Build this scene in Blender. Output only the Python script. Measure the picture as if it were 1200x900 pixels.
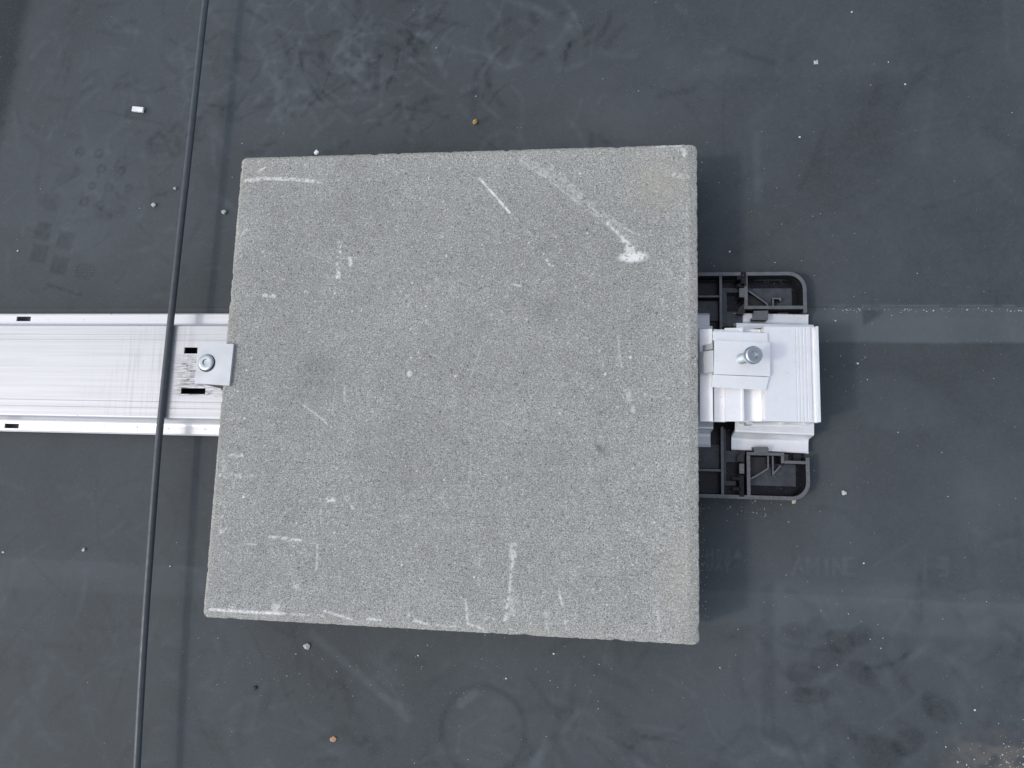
import bpy, bmesh, math, random
import numpy as np
from mathutils import Matrix, Vector

for o in list(bpy.data.objects):
    bpy.data.objects.remove(o)
S = bpy.context.scene
COL = S.collection

# ------------------------------------------------------------------ camera
CAM = np.array([0.12978, -0.08619, 0.65616])
R = np.array([[0.99141412, 0.02994244, -0.12728505],
              [0.01176593, -0.98990814, -0.1412212],
              [-0.13022901, 0.13851107, -0.98176122]])
F = 865.0
cd = bpy.data.cameras.new('camera'); cam = bpy.data.objects.new('camera', cd); COL.objects.link(cam)
cd.sensor_fit = 'HORIZONTAL'; cd.sensor_width = 36.0; cd.lens = F / 1200 * 36.0
cd.clip_start = 0.01; cd.clip_end = 200
m = Matrix(((R[0][0], -R[1][0], -R[2][0], CAM[0]), (R[0][1], -R[1][1], -R[2][1], CAM[1]),
            (R[0][2], -R[1][2], -R[2][2], CAM[2]), (0, 0, 0, 1)))
cam.matrix_world = m
S.camera = cam

# ------------------------------------------------------------------ sky, sun, exposure
SUN = Vector((0.768, 0.295, -1.0)).normalized()          # direction the light travels
EL = math.asin(-SUN.z); AZ = math.atan2(-SUN.x, -SUN.y)
W = bpy.data.worlds.new('World'); S.world = W; W.use_nodes = True
nt = W.node_tree; nt.nodes.clear()
sky = nt.nodes.new('ShaderNodeTexSky'); sky.sky_type = 'NISHITA'; sky.sun_disc = False
sky.sun_elevation = EL; sky.sun_rotation = AZ
sky.air_density = 1.0; sky.dust_density = 2.0; sky.ozone_density = 1.0
hs = nt.nodes.new('ShaderNodeHueSaturation'); hs.inputs['Saturation'].default_value = 0.50
bg = nt.nodes.new('ShaderNodeBackground'); bg.inputs['Strength'].default_value = 0.15
wo = nt.nodes.new('ShaderNodeOutputWorld')
nt.links.new(sky.outputs[0], hs.inputs['Color']); nt.links.new(hs.outputs[0], bg.inputs['Color'])
nt.links.new(bg.outputs[0], wo.inputs[0])
sl = bpy.data.lights.new('sun', 'SUN'); so = bpy.data.objects.new('sun', sl); COL.objects.link(so)
sl.energy = 0.52; sl.angle = math.radians(5.0); sl.color = (1.0, 0.965, 0.91)
so.rotation_euler = SUN.to_track_quat('-Z', 'Y').to_euler(); so.location = (-1.2, -0.5, 2)
S.view_settings.view_transform = 'Standard'; S.view_settings.look = 'None'
S.view_settings.exposure = 0.60; S.view_settings.gamma = 1.0
S.view_settings.use_curve_mapping = False

# ------------------------------------------------------------------ helpers
rng = np.random.default_rng(7)
random.seed(7)

def at(px, py, z=0.0):
    """where the sight line through a photograph pixel meets the level z (metres)"""
    d = R.T @ np.array([(px - 600) / F, (py - 450) / F, 1.0])
    return CAM + d * (z - CAM[2]) / d[2]

def tag(o, label=None, cat=None, group=None, kind=None):
    if label: o['label'] = label
    if cat: o['category'] = cat
    if group: o['group'] = group
    if kind: o['kind'] = kind
    return o

def empty(name, loc):
    o = bpy.data.objects.new(name, None); o.location = loc; o.empty_display_size = 0.02
    COL.objects.link(o); return o

def link(name, me, mat, parent=None):
    o = bpy.data.objects.new(name, me); COL.objects.link(o)
    if mat: me.materials.append(mat)
    if parent:
        o.parent = parent; o.matrix_parent_inverse = Matrix.Translation(parent.location).inverted() if parent.type == 'EMPTY' else Matrix()
    return o

def from_bm(name, bm, mat, parent=None, bevel=0.0, smooth=False):
    if bevel:
        es = [e for e in bm.edges if len(e.link_faces) == 2 and e.calc_face_angle(0) > 0.5]
        bmesh.ops.bevel(bm, geom=es, offset=bevel, segments=2, affect='EDGES', profile=0.6, clamp_overlap=True)
    bmesh.ops.recalc_face_normals(bm, faces=bm.faces)
    me = bpy.data.meshes.new(name); bm.to_mesh(me); bm.free()
    if smooth:
        for p in me.polygons: p.use_smooth = True
        me.set_sharp_from_angle(angle=math.radians(38))
    return link(name, me, mat, parent)

def add_box(bm, x0, x1, y0, y1, z0, z1):
    v = [bm.verts.new(p) for p in ((x0, y0, z0), (x1, y0, z0), (x1, y1, z0), (x0, y1, z0),
                                   (x0, y0, z1), (x1, y0, z1), (x1, y1, z1), (x0, y1, z1))]
    for f in ((0, 3, 2, 1), (4, 5, 6, 7), (0, 1, 5, 4), (1, 2, 6, 5), (2, 3, 7, 6), (3, 0, 4, 7)):
        bm.faces.new([v[i] for i in f])

def box(name, mat, parent, x0, x1, y0, y1, z0, z1, bevel=0.0003):
    bm = bmesh.new(); add_box(bm, x0, x1, y0, y1, z0, z1)
    return from_bm(name, bm, mat, parent, bevel)

def add_prism(bm, pts, z0, z1):
    """outline in x,y raised from z0 to z1"""
    a = [bm.verts.new((p[0], p[1], z0)) for p in pts]; b = [bm.verts.new((p[0], p[1], z1)) for p in pts]
    n = len(pts)
    bm.faces.new(a[::-1]); bm.faces.new(b)
    for i in range(n): bm.faces.new((a[i], a[(i + 1) % n], b[(i + 1) % n], b[i]))

def prism(name, mat, parent, pts, z0, z1, bevel=0.0003):
    bm = bmesh.new(); add_prism(bm, pts, z0, z1)
    return from_bm(name, bm, mat, parent, bevel)

def add_extrude(bm, prof, axis, a, b):
    """closed outline (u, z) pushed along x or y from a to b"""
    mk = (lambda u, z, t: (t, u, z)) if axis == 'x' else (lambda u, z, t: (u, t, z))
    va = [bm.verts.new(mk(u, z, a)) for u, z in prof]; vb = [bm.verts.new(mk(u, z, b)) for u, z in prof]
    n = len(prof); bm.faces.new(va); bm.faces.new(vb[::-1])
    for i in range(n): bm.faces.new((va[i], vb[i], vb[(i + 1) % n], va[(i + 1) % n]))

def add_wall(bm, path, t, z0, z1, closed=False):
    """an upright strip of thickness t along a path in x,y"""
    P = np.array([p[:2] for p in path], float); n = len(P); L, Rr = [], []
    for i in range(n):
        if closed: a, b = P[i - 1], P[(i + 1) % n]; d1 = P[i] - a; d2 = b - P[i]
        else:
            d1 = P[i] - P[i - 1] if i else P[1] - P[0]; d2 = P[i + 1] - P[i] if i < n - 1 else d1
        d1 = d1 / np.linalg.norm(d1); d2 = d2 / np.linalg.norm(d2)
        n1 = np.array((-d1[1], d1[0])); n2 = np.array((-d2[1], d2[0])); nn = n1 + n2; nn /= np.linalg.norm(nn)
        k = t / 2 / max(0.4, nn @ n1); L.append(P[i] + nn * k); Rr.append(P[i] - nn * k)
    q = [[bm.verts.new((*p, z)) for p in X] for X in (L, Rr) for z in (z0, z1)]
    l0, l1, r0, r1 = q
    for i in range(n if closed else n - 1):
        j = (i + 1) % n
        for A, B in ((l0, l1), (l1, r1), (r1, r0), (r0, l0)): bm.faces.new((A[i], A[j], B[j], B[i]))
    if not closed:
        for i in (0, -1): bm.faces.new((l0[i], l1[i], r1[i], r0[i]))

def wall(name, mat, parent, path, t, z0, z1, closed=False, bevel=0.0003):
    bm = bmesh.new(); add_wall(bm, path, t, z0, z1, closed); return from_bm(name, bm, mat, parent, bevel)

def plate_holes(name, mat, parent, x0, x1, y0, y1, z0, z1, holes):
    """flat plate with rectangular slots punched right through"""
    xs = sorted({x0, x1, *[h[0] for h in holes], *[h[1] for h in holes]})
    ys = sorted({y0, y1, *[h[2] for h in holes], *[h[3] for h in holes]})
    inside = lambda i, j: any(h[0] <= (xs[i] + xs[i + 1]) / 2 <= h[1] and h[2] <= (ys[j] + ys[j + 1]) / 2 <= h[3] for h in holes)
    bm = bmesh.new(); V = {}
    def v(i, j, k):
        if (i, j, k) not in V: V[i, j, k] = bm.verts.new((xs[i], ys[j], (z0, z1)[k]))
        return V[i, j, k]
    nx, ny = len(xs) - 1, len(ys) - 1
    solid = lambda i, j: 0 <= i < nx and 0 <= j < ny and not inside(i, j)
    for i in range(nx):
        for j in range(ny):
            if not solid(i, j): continue
            for k in (0, 1): bm.faces.new([v(*c, k) for c in ((i, j), (i + 1, j), (i + 1, j + 1), (i, j + 1))])
            for (di, dj, a, b) in ((-1, 0, (i, j), (i, j + 1)), (1, 0, (i + 1, j), (i + 1, j + 1)),
                                   (0, -1, (i, j), (i + 1, j)), (0, 1, (i, j + 1), (i + 1, j + 1))):
                if not solid(i + di, j + dj): bm.faces.new((v(*a, 0), v(*b, 0), v(*b, 1), v(*a, 1)))
    return from_bm(name, bm, mat, parent)

def grid_mesh(name, X, Y, Z, attrs, skirt=None):
    """sheet from 2-d arrays of coordinates (metres), with named float layers"""
    ny, nx = X.shape
    co = np.stack([X, Y, Z], -1).reshape(-1, 3)
    idx = np.arange(nx * ny).reshape(ny, nx)
    q = np.stack([idx[:-1, :-1], idx[:-1, 1:], idx[1:, 1:], idx[1:, :-1]], -1).reshape(-1, 4)
    at_ = {k: v.reshape(-1) for k, v in attrs.items()}
    if skirt is not None:
        ring = np.concatenate([idx[0, :-1], idx[:-1, -1], idx[-1, :0:-1], idx[:0:-1, 0]])
        lo = co[ring].copy(); lo[:, 2] = skirt
        b = len(co) + np.arange(len(ring)); co = np.vstack([co, lo])
        nr = np.roll(ring, -1); nb = np.roll(b, -1)
        q = np.vstack([q, np.stack([ring, b, nb, nr], -1)])
        at_ = {k: np.concatenate([v, v[ring]]) for k, v in at_.items()}
    me = bpy.data.meshes.new(name)
    me.vertices.add(len(co)); me.vertices.foreach_set('co', co.astype(np.float32).ravel())
    me.loops.add(q.size); me.loops.foreach_set('vertex_index', q.astype(np.int32).ravel())
    me.polygons.add(len(q)); me.polygons.foreach_set('loop_start', np.arange(0, q.size, 4, dtype=np.int32))
    me.update(calc_edges=True)
    for k, v in at_.items():
        a = me.attributes.new(k, 'FLOAT', 'POINT'); a.data.foreach_set('value', v.astype(np.float32))
    return me

def vnoise(X, Y, scale, seed):
    """smooth value noise in 0..1, cell size = scale (same units as X, Y)"""
    g = np.random.default_rng(seed).random((256, 256))
    u = X / scale + 1000.37; v = Y / scale + 1000.71
    i = np.floor(u).astype(int); j = np.floor(v).astype(int); fu = u - i; fv = v - j
    fu = fu * fu * (3 - 2 * fu); fv = fv * fv * (3 - 2 * fv)
    a = lambda p, q: g[(j + q) % 256, (i + p) % 256]
    return (a(0, 0) * (1 - fu) + a(1, 0) * fu) * (1 - fv) + (a(0, 1) * (1 - fu) + a(1, 1) * fu) * fv

def fbm(X, Y, scale, seed, octv=4):
    s = 0; amp = 1; tot = 0
    for k in range(octv):
        s = s + amp * vnoise(X, Y, scale / 2 ** k, seed + k); tot += amp; amp *= 0.55
    return s / tot

def seg(X, Y, pts, width, soft=0.6):
    """0..1 coverage of a stroke through pts (mm)"""
    d = np.full(X.shape, 1e9)
    for (x0, y0), (x1, y1) in zip(pts[:-1], pts[1:]):
        dx, dy = x1 - x0, y1 - y0; L = dx * dx + dy * dy + 1e-9
        t = np.clip(((X - x0) * dx + (Y - y0) * dy) / L, 0, 1)
        d = np.minimum(d, np.hypot(X - x0 - t * dx, Y - y0 - t * dy))
    return np.clip((width / 2 - d) / soft + 0.5, 0, 1)

def blob(X, Y, cx, cy, rx, ry, rot=0, soft=0.25):
    c, s = math.cos(rot), math.sin(rot); u = (X - cx) * c + (Y - cy) * s; v = -(X - cx) * s + (Y - cy) * c
    return np.clip((1 - np.hypot(u / rx, v / ry)) / soft, 0, 1)

def sm(a, b, x): t = np.clip((x - a) / (b - a), 0, 1); return t * t * (3 - 2 * t)

# ------------------------------------------------------------------ materials
def new_mat(name):
    mt = bpy.data.materials.new(name); mt.use_nodes = True; n = mt.node_tree; p = n.nodes['Principled BSDF']
    return mt, n, p

def N(n, t, **kw):
    x = n.nodes.new(t)
    for k, v in kw.items():
        if k in x.inputs: x.inputs[k].default_value = v
        else: setattr(x, k, v)
    return x

def mixc(n, fac, a, b, mode='MIX'):
    x = n.nodes.new('ShaderNodeMix'); x.data_type = 'RGBA'; x.blend_type = mode
    for i, v in ((0, fac), (6, a), (7, b)):
        if hasattr(v, 'links'): n.links.new(v, x.inputs[i])
        else: x.inputs[i].default_value = v if i == 0 else (*v, 1)
    return x.outputs[2]

def ramp(n, src, lo, hi, a=0.0, b=1.0):
    x = N(n, 'ShaderNodeMapRange'); n.links.new(src, x.inputs[0])
    for i, v in ((1, lo), (2, hi), (3, a), (4, b)): x.inputs[i].default_value = v
    return x.outputs[0]

def attr(n, name):
    x = n.nodes.new('ShaderNodeAttribute'); x.attribute_name = name; return x.outputs['Fac']

def noise(n, scale, detail=2.0, rough=0.5, sx=1, sy=1, sz=1):
    tc = n.nodes.new('ShaderNodeTexCoord'); mp = n.nodes.new('ShaderNodeMapping'); mp.inputs['Scale'].default_value = (sx, sy, sz)
    x = N(n, 'ShaderNodeTexNoise', Scale=scale, Detail=detail, Roughness=rough)
    n.links.new(tc.outputs['Object'], mp.inputs[0]); n.links.new(mp.outputs[0], x.inputs['Vector'])
    return x.outputs[0]

def bump(n, p, src, strength, dist):
    b = N(n, 'ShaderNodeBump', Strength=strength, Distance=dist); n.links.new(src, b.inputs['Height']); n.links.new(b.outputs[0], p.inputs['Normal'])

def mat_membrane():
    mt, n, p = new_mat('black_rubber_membrane')
    c = mixc(n, attr(n, 'dust'), (0.017, 0.022, 0.025), (0.086, 0.098, 0.105))  # this layer also holds the shadow painted along the far left
    c = mixc(n, attr(n, 'sand'), c, (0.19, 0.165, 0.14))
    fine = noise(n, 420, 3, 0.6)
    c = mixc(n, ramp(n, fine, 0.3, 0.7, 0.0, 0.16), c, (0.12, 0.125, 0.13))
    spk = noise(n, 900, 1, 0.5)
    c = mixc(n, ramp(n, spk, 0.72, 0.78, 0, 0.35), c, (0.35, 0.35, 0.36))
    n.links.new(c, p.inputs['Base Color'])
    n.links.new(ramp(n, attr(n, 'dust'), 0, 1, 0.5, 0.75), p.inputs['Roughness'])
    p.inputs['Specular IOR Level'].default_value = 0.18
    bump(n, p, noise(n, 1100, 3, 0.6), 0.25, 0.0003)
    return mt

def mat_concrete():
    mt, n, p = new_mat('grey_concrete')
    g = noise(n, 1050, 2.5, 0.75)
    g2 = noise(n, 330, 2, 0.5)
    mid = noise(n, 60, 3, 0.6)
    c = mixc(n, ramp(n, g, 0.36, 0.64), (0.132, 0.135, 0.126), (0.478, 0.483, 0.452))
    c = mixc(n, ramp(n, g2, 0.35, 0.65, 0, 0.3), c, (0.275, 0.278, 0.262))
    c = mixc(n, ramp(n, noise(n, 620, 1, 0.4), 0.67, 0.73, 0, 0.6), c, (0.66, 0.66, 0.62))
    c = mixc(n, ramp(n, noise(n, 540, 1, 0.4), 0.34, 0.28, 0, 0.75), c, (0.085, 0.085, 0.085))
    t = N(n, 'ShaderNodeMath', operation='MULTIPLY_ADD'); n.links.new(attr(n, 'tone'), t.inputs[0]); t.inputs[1].default_value = 0.5; t.inputs[2].default_value = 0.75
    cc = N(n, 'ShaderNodeCombineColor')
    for i in range(3): n.links.new(t.outputs[0], cc.inputs[i])
    c = mixc(n, 1.0, c, cc.outputs[0], 'MULTIPLY')
    c = mixc(n, attr(n, 'warm'), c, (0.40, 0.375, 0.31))
    c = mixc(n, attr(n, 'grime'), c, (0.11, 0.115, 0.115))
    c = mixc(n, attr(n, 'mark'), c, (0.74, 0.74, 0.72))
    n.links.new(c, p.inputs['Base Color']); p.inputs['Roughness'].default_value = 0.92
    p.inputs['Specular IOR Level'].default_value = 0.2
    bump(n, p, g, 0.45, 0.0006)
    return mt

def mat_alu(name, base=(0.86, 0.87, 0.88), rough=0.38, metal=0.75, streak=True, dirt=0.0, worn=False):
    mt, n, p = new_mat(name)
    s = noise(n, 90, 4, 0.65, 0.06, 6, 1) if streak else noise(n, 60, 4, 0.6)
    c = mixc(n, ramp(n, s, 0.32, 0.68), tuple(b * 0.90 for b in base), base)
    blot = noise(n, 45, 4, 0.7)
    c = mixc(n, ramp(n, blot, 0.60, 0.8, 0, 0.25), c, (0.55, 0.56, 0.58))
    if dirt:
        d = noise(n, 260, 3, 0.7, 1, 1, 1)
        c = mixc(n, ramp(n, d, 0.66, 0.70, 0, dirt), c, (0.10, 0.10, 0.10))
    if worn:
        # cross-wise rub marks around the cable and a greasy smudge between the slots
        tc = n.nodes.new('ShaderNodeTexCoord'); sp = n.nodes.new('ShaderNodeSeparateXYZ'); n.links.new(tc.outputs['Object'], sp.inputs[0])
        def mul(a, b):
            q = N(n, 'ShaderNodeMath', operation='MULTIPLY'); n.links.new(a, q.inputs[0]); n.links.new(b, q.inputs[1]); return q.outputs[0]
        mx = mul(ramp(n, sp.outputs[0], -0.37, -0.30), ramp(n, sp.outputs[0], -0.235, -0.26))
        rub = ramp(n, noise(n, 70, 4, 0.7, 6, 0.25, 1), 0.50, 0.68, 0, 0.34)
        c = mixc(n, mul(mx, rub), c, (0.22, 0.22, 0.22))
        long = ramp(n, noise(n, 40, 4, 0.75, 0.25, 9, 1), 0.52, 0.70, 0, 0.20)
        c = mixc(n, long, c, (0.33, 0.335, 0.35))
        sx_ = mul(ramp(n, sp.outputs[0], -0.275, -0.258), ramp(n, sp.outputs[0], -0.215, -0.235))
        sy_ = mul(ramp(n, sp.outputs[1], -0.0135, -0.010), ramp(n, sp.outputs[1], 0.030, 0.018))
        c = mixc(n, mul(mul(sx_, sy_), ramp(n, noise(n, 150, 3, 0.7, 0.7, 5, 1), 0.44, 0.60, 0, 0.85)), c, (0.09, 0.09, 0.095))
    n.links.new(c, p.inputs['Base Color']); p.inputs['Metallic'].default_value = metal
    n.links.new(ramp(n, s, 0.3, 0.7, rough + 0.08, rough - 0.04), p.inputs['Roughness'])
    bump(n, p, s, 0.06, 0.0003)
    return mt

def mat_plain(name, col, rough=0.5, metal=0.0, spec=0.5, nscale=120, amt=0.25, dust=0.0):
    mt, n, p = new_mat(name)
    s = noise(n, nscale, 4, 0.6)
    c = mixc(n, ramp(n, s, 0.3, 0.7), tuple(x * (1 - amt) for x in col), tuple(min(1, x * (1 + amt)) for x in col))
    if dust:
        c = mixc(n, ramp(n, noise(n, 700, 2, 0.5), 0.66, 0.74, 0, dust), c, (0.4, 0.4, 0.4))
    n.links.new(c, p.inputs['Base Color']); p.inputs['Metallic'].default_value = metal
    n.links.new(ramp(n, s, 0.3, 0.7, rough + 0.08, rough - 0.08), p.inputs['Roughness']); p.inputs['Specular IOR Level'].default_value = spec
    return mt

def mat_grey_top():
    mt = mat_plain('grey_top_black_plastic', (0.105, 0.110, 0.118), 0.46, 0, 0.4, 300, 0.2, 0.2)
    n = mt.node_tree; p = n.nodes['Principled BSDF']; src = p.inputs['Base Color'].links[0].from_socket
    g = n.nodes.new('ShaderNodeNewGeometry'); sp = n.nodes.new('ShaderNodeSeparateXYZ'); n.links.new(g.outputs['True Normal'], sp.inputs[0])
    c = mixc(n, ramp(n, sp.outputs[2], 0.35, 0.8), (0.012, 0.013, 0.015), src); n.links.new(c, p.inputs['Base Color'])  # upward faces grey, upright faces near black
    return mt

M = dict(mem=mat_membrane(), conc=mat_concrete(),
         alu=mat_alu('brushed_aluminium', (0.53, 0.535, 0.545), 0.46, 0.5, dirt=0.0, worn=True),
         aluf=mat_alu('aluminium_flange', (0.66, 0.665, 0.68), 0.42, 0.55, dirt=0.7),
         alum=mat_alu('matt_anodised_aluminium', (0.86, 0.865, 0.875), 0.42, 0.5, streak=False, dirt=0.22),
         alug=mat_alu('grey_aluminium', (0.52, 0.54, 0.56), 0.5, 0.4, streak=False),
         steel=mat_plain('zinc_plated_steel', (0.46, 0.50, 0.52), 0.34, 1.0, 0.5, 300, 0.12),
         plastic=mat_plain('black_plastic', (0.005, 0.006, 0.008), 0.24, 0, 0.3, 200, 0.2, 0.25),
         plasticf=mat_plain('dusty_plastic_sky_sheen', (0.040, 0.045, 0.052), 0.35, 0, 0.5, 120, 0.45, 0.25),  # paler copy, sky reflection off the cell floors put into its colour
         plasticr=mat_grey_top(),
         cable=mat_plain('grey_cable_sheath', (0.055, 0.064, 0.071), 0.42, 0, 0.5, 150, 0.15),
         white=mat_plain('white_chip', (0.85, 0.86, 0.87), 0.4), tan=mat_plain('tan_crumb', (0.42, 0.27, 0.08), 0.7, nscale=900, amt=0.4),
         brown=mat_plain('brown_leaf', (0.45, 0.26, 0.16), 0.7, nscale=900, amt=0.4),
         grit=mat_plain('pale_grit', (0.42, 0.43, 0.42), 0.8, nscale=900, amt=0.35),
         beige=mat_plain('beige_grit', (0.45, 0.40, 0.28), 0.8, nscale=900, amt=0.3),
         grit_w=mat_plain('white_grit', (0.62, 0.63, 0.63), 0.7),
         dark=mat_plain('dark_grit_gap_shade', (0.010, 0.010, 0.011), 0.5))

# ------------------------------------------------------------------ roof membrane: lower sheet and lapped upper sheet
MM = 0.001
def axis(lo, hi, a, b, step):
    far_lo = [lo, lo * 0.4 + a * 0.6, a * 1.4] if lo < a else []
    far_hi = [b * 1.4, hi * 0.4 + b * 0.6, hi] if hi > b else []
    return np.array(far_lo + list(np.arange(a, b + step / 2, step)) + far_hi)

def px_pts(*pp):
    return [tuple(at(x, y, 0)[:2] * 1000) for x, y in pp]

def membrane_layers(X, Y):
    """dust (left-edge shadow painted in) and sand cover in 0..1 over x, y in mm"""
    d0 = 0.53 + 0.50 * (fbm(X, Y, 190, 11, 4) - 0.5) + 0.30 * (fbm(X, Y, 42, 21, 5) - 0.5) + 0.08 * (vnoise(X, Y, 4, 31) - 0.5)
    d = np.zeros_like(X)
    # wiped, scuffed area above the paver and on the left: strokes in every direction
    r = np.random.default_rng(3)
    def scuffs(cx, cy, sx, sy, n, lmin, lmax, wmax, amp):
        nonlocal d
        for _ in range(n):
            x, y = r.normal(cx, sx), r.normal(cy, sy); a = r.uniform(0, math.pi); L = r.uniform(lmin, lmax); w = r.uniform(2, wmax)
            bend = r.normal(0, 0.3); p = []
            for t in np.linspace(-0.5, 0.5, 4): p.append((x + math.cos(a + bend * t) * L * t, y + math.sin(a + bend * t) * L * t))
            box_ = (np.abs(X - x) < L) & (np.abs(Y - y) < L)
            if box_.any():
                s = seg(X[box_], Y[box_], p, w, soft=w * 0.7) * (0.4 + 0.6 * vnoise(X[box_], Y[box_], 3.5, 5))
                d[box_] += amp * r.choice((1, -1), p=(0.55, 0.45)) * s
    scuffs(-80, 320, 130, 50, 190, 8, 44, 7, 0.10)
    scuffs(-150, 330, 60, 40, 70, 8, 40, 6, 0.10)
    scuffs(-340, 260, 120, 90, 240, 6, 34, 6, 0.075)
    scuffs(-350, -260, 110, 80, 140, 8, 50, 8, 0.07)
    scuffs(60, -290, 160, 45, 150, 8, 50, 8, 0.07)
    scuffs(380, -220, 90, 60, 140, 8, 40, 8, 0.06)
    scuffs(380, 240, 100, 90, 40, 15, 90, 12, 0.05)
    # boot prints: round lugs, square lugs and a stippled heel
    def px(x, y): q = at(x, y, 0) * 1000; return q[0], q[1]
    cx, cy = px(95, 240); d += 0.09 * blob(X, Y, cx, cy, 75, 85, 0.2, 0.6) * (0.4 + 0.8 * fbm(X, Y, 12, 141, 3))
    for (x, y, rr) in ((94, 178, 8), (116, 180, 8), (119, 198, 8), (143, 200, 7), (128, 219, 8), (151, 221, 7), (108, 218, 6), (99, 236, 8), (118, 240, 7)):
        cx, cy = px(x, y); d -= 0.17 * blob(X, Y, cx, cy, rr * .82, rr * .82, 0, 0.35) * (.4 + .8 * vnoise(X, Y, 4, 79))
        d += 0.08 * blob(X, Y, cx, cy, rr * .45, rr * .45, 0, 0.5)
    cx, cy = px(78, 206); d -= 0.10 * blob(X, Y, cx, cy, 17, 10, 0.6, 0.35) * (.3 + .9 * vnoise(X, Y, 5, 79))
    cx, cy = px(60, 236); d -= 0.10 * blob(X, Y, cx, cy, 13, 12, -0.4, 0.3) * (.3 + .9 * vnoise(X, Y, 5, 79))
    cx, cy = px(132, 248); d -= 0.10 * blob(X, Y, cx, cy, 22, 11, 0.1, 0.4) * (.3 + .9 * vnoise(X, Y, 5, 79))
    for (x, y) in ((50, 271), (77, 282), (46, 297), (70, 311)):
        cx, cy = px(x, y); u = np.abs((X - cx) * .97 - (Y - cy) * .2); v = np.abs((X - cx) * .2 + (Y - cy) * .97)
        d -= 0.15 * sm(10.5, 7.5, np.maximum(u, v)) * (0.6 + 0.4 * vnoise(X, Y, 4, 77))
    cx, cy = px(100, 318); st = ((np.floor((X + Y) / 3.2) + np.floor((X - Y) / 3.2)) % 2)
    d -= 0.13 * blob(X, Y, cx, cy, 13, 10, 0, 0.2) * st
    cx, cy = px(205, 165); d -= 0.08 * blob(X, Y, cx, cy, 36, 22, 0.2, 0.25) * (0.4 + 0.9 * (vnoise(X, Y, 5, 91) > 0.45))
    cx, cy = px(160, 133); d -= 0.10 * blob(X, Y, cx, cy, 20, 9, 0.1, 0.4)
    # ring marks below the paver and by the cable
    for (x, y, r0, wd, am) in ((566, 856, 36, 5, -0.10), (566, 856, 28, 8, 0.04), (690, 862, 28, 8, -0.05), (160, 612, 40, 4, -0.05), (590, 180, 22, 5, 0.07)):
        cx, cy = px(x, y); q = np.hypot(X - cx, Y - cy); d += am * sm(wd, 0, np.abs(q - r0)) * (0.35 + 0.65 * vnoise(X, Y, 25, 41))
    cx, cy = px(566, 856); d += 0.05 * blob(X, Y, cx, cy, 27, 25, 0, 0.3)
    for pts, w, am in (((( 365, 742), (420, 790), (480, 842)), 7, 0.15), (((540, 825), (556, 812)), 7, .2), (((640, 872), (625, 898)), 8, 0.17), (((660, 858), (676, 836)), 5, 0.13),
                       (((745, 850), (800, 858)), 3, .08), (((92, 300), (78, 400)), 10, -0.03), (((500, 40), (522, 88)), 7, 0.10), (((400, 82), (430, 100)), 8, 0.14),
                       (((430, 64), (418, 82)), 7, 0.14), (((400, 30), (424, 55)), 6, 0.09), (((405, 86), (428, 106)), 5, -0.18), (((560, 84), (552, 140)), 8, -0.08),
                       (((290, 12), (312, 26)), 4, -0.15), (((886, 160), (888, 235)), 7, 0.10), (((900, 690), (901, 860)), 10, -0.08), (((915, 690), (916, 800)), 12, .05),
                       (((20, 660), (60, 735)), 25, 0.05), (((0, 880), (40, 820), (60, 770)), 12, .10), (((56, 333), (95, 346)), 3, -0.14), (((1140, 560), (1146, 800)), 24, 0.05),
                       (((118, 130), (190, 145)), 3, -.08)):
        d += am * seg(X, Y, px_pts(*pts), w, soft=w * 0.5) * (0.5 + 0.5 * vnoise(X, Y, 6, 61))
    # polygonal wet-looking footprint patches lower right, a wiped arc beside the support
    for (x, y, rx, ry, ro) in ((968, 772, 16, 13, .4), (985, 752, 14, 11, -.5), (940, 788, 15, 10, .2), (1008, 745, 12, 9, .8), (930, 745, 16, 12, .3), (960, 735, 12, 10, 0),
                               (1030, 885, 22, 18, .2), (1065, 870, 16, 12, .6), (1100, 830, 18, 12, -.5), (1012, 790, 16, 9, -.6), (950, 815, 20, 8, 0.1)):
        cx, cy = px(x, y); d -= 0.09 * blob(X, Y, cx, cy, rx, ry, ro, 0.3)
    cx, cy = px(1040, 470); d += 0.045 * blob(X, Y, cx, cy, 60, 26, -0.25, 0.3)
    cx, cy = px(1055, 700); d += 0.07 * blob(X, Y, cx, cy, 150, 14, 0, 0.6)
    cx, cy = px(95, 662); d += 0.05 * blob(X, Y, cx, cy, 70, 18, 0, 0.5)
    # primer strip along the lap and a second, older strip across the roof
    e = 1.5 * (vnoise(X, 0 * Y, 30, 51) - 0.5)
    d += 0.20 * sm(45.0, 47.5, Y + e) * sm(80, 77.2, Y) * sm(300, 345, X) * (0.8 + 0.4 * fbm(X, Y, 40, 71, 3))
    d += 0.10 * sm(45.0, 47.5, Y + e) * sm(80, 77.2, Y) * sm(345, 300, X)
    cx, cy = px(1013, 380); d -= 0.22 * sm(76, 74, Y) * sm(cy - 4, cy + 2, Y - (X - cx) * 0.7) * sm(cx - 3, cx, X) * sm(cx + 26, cx + 8, X)
    d += 0.095 * sm(-198.5, -190, Y + 2 * e) * sm(-165.5, -168, Y + e) * (0.5 + 0.6 * fbm(X, Y, 60, 81, 3))
    d -= 0.07 * sm(-163, -166, Y) * 0 
    # soft cast shadow at the far left, painted in as a darker tone
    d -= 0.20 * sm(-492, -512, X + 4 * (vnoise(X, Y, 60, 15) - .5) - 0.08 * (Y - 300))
    # worn rows of printed lettering, only fragments of the strokes left
    def glyph(x0, y0, sx, sy, strokes, amp, w):
        nonlocal d
        for s in strokes:
            d += amp * seg(X, Y, px_pts(*[(x0 + a * sx, y0 + b * sy) for a, b in s]), w, soft=0.9) * (0.45 + 0.75 * (vnoise(X, Y, 3, 19)))
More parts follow.
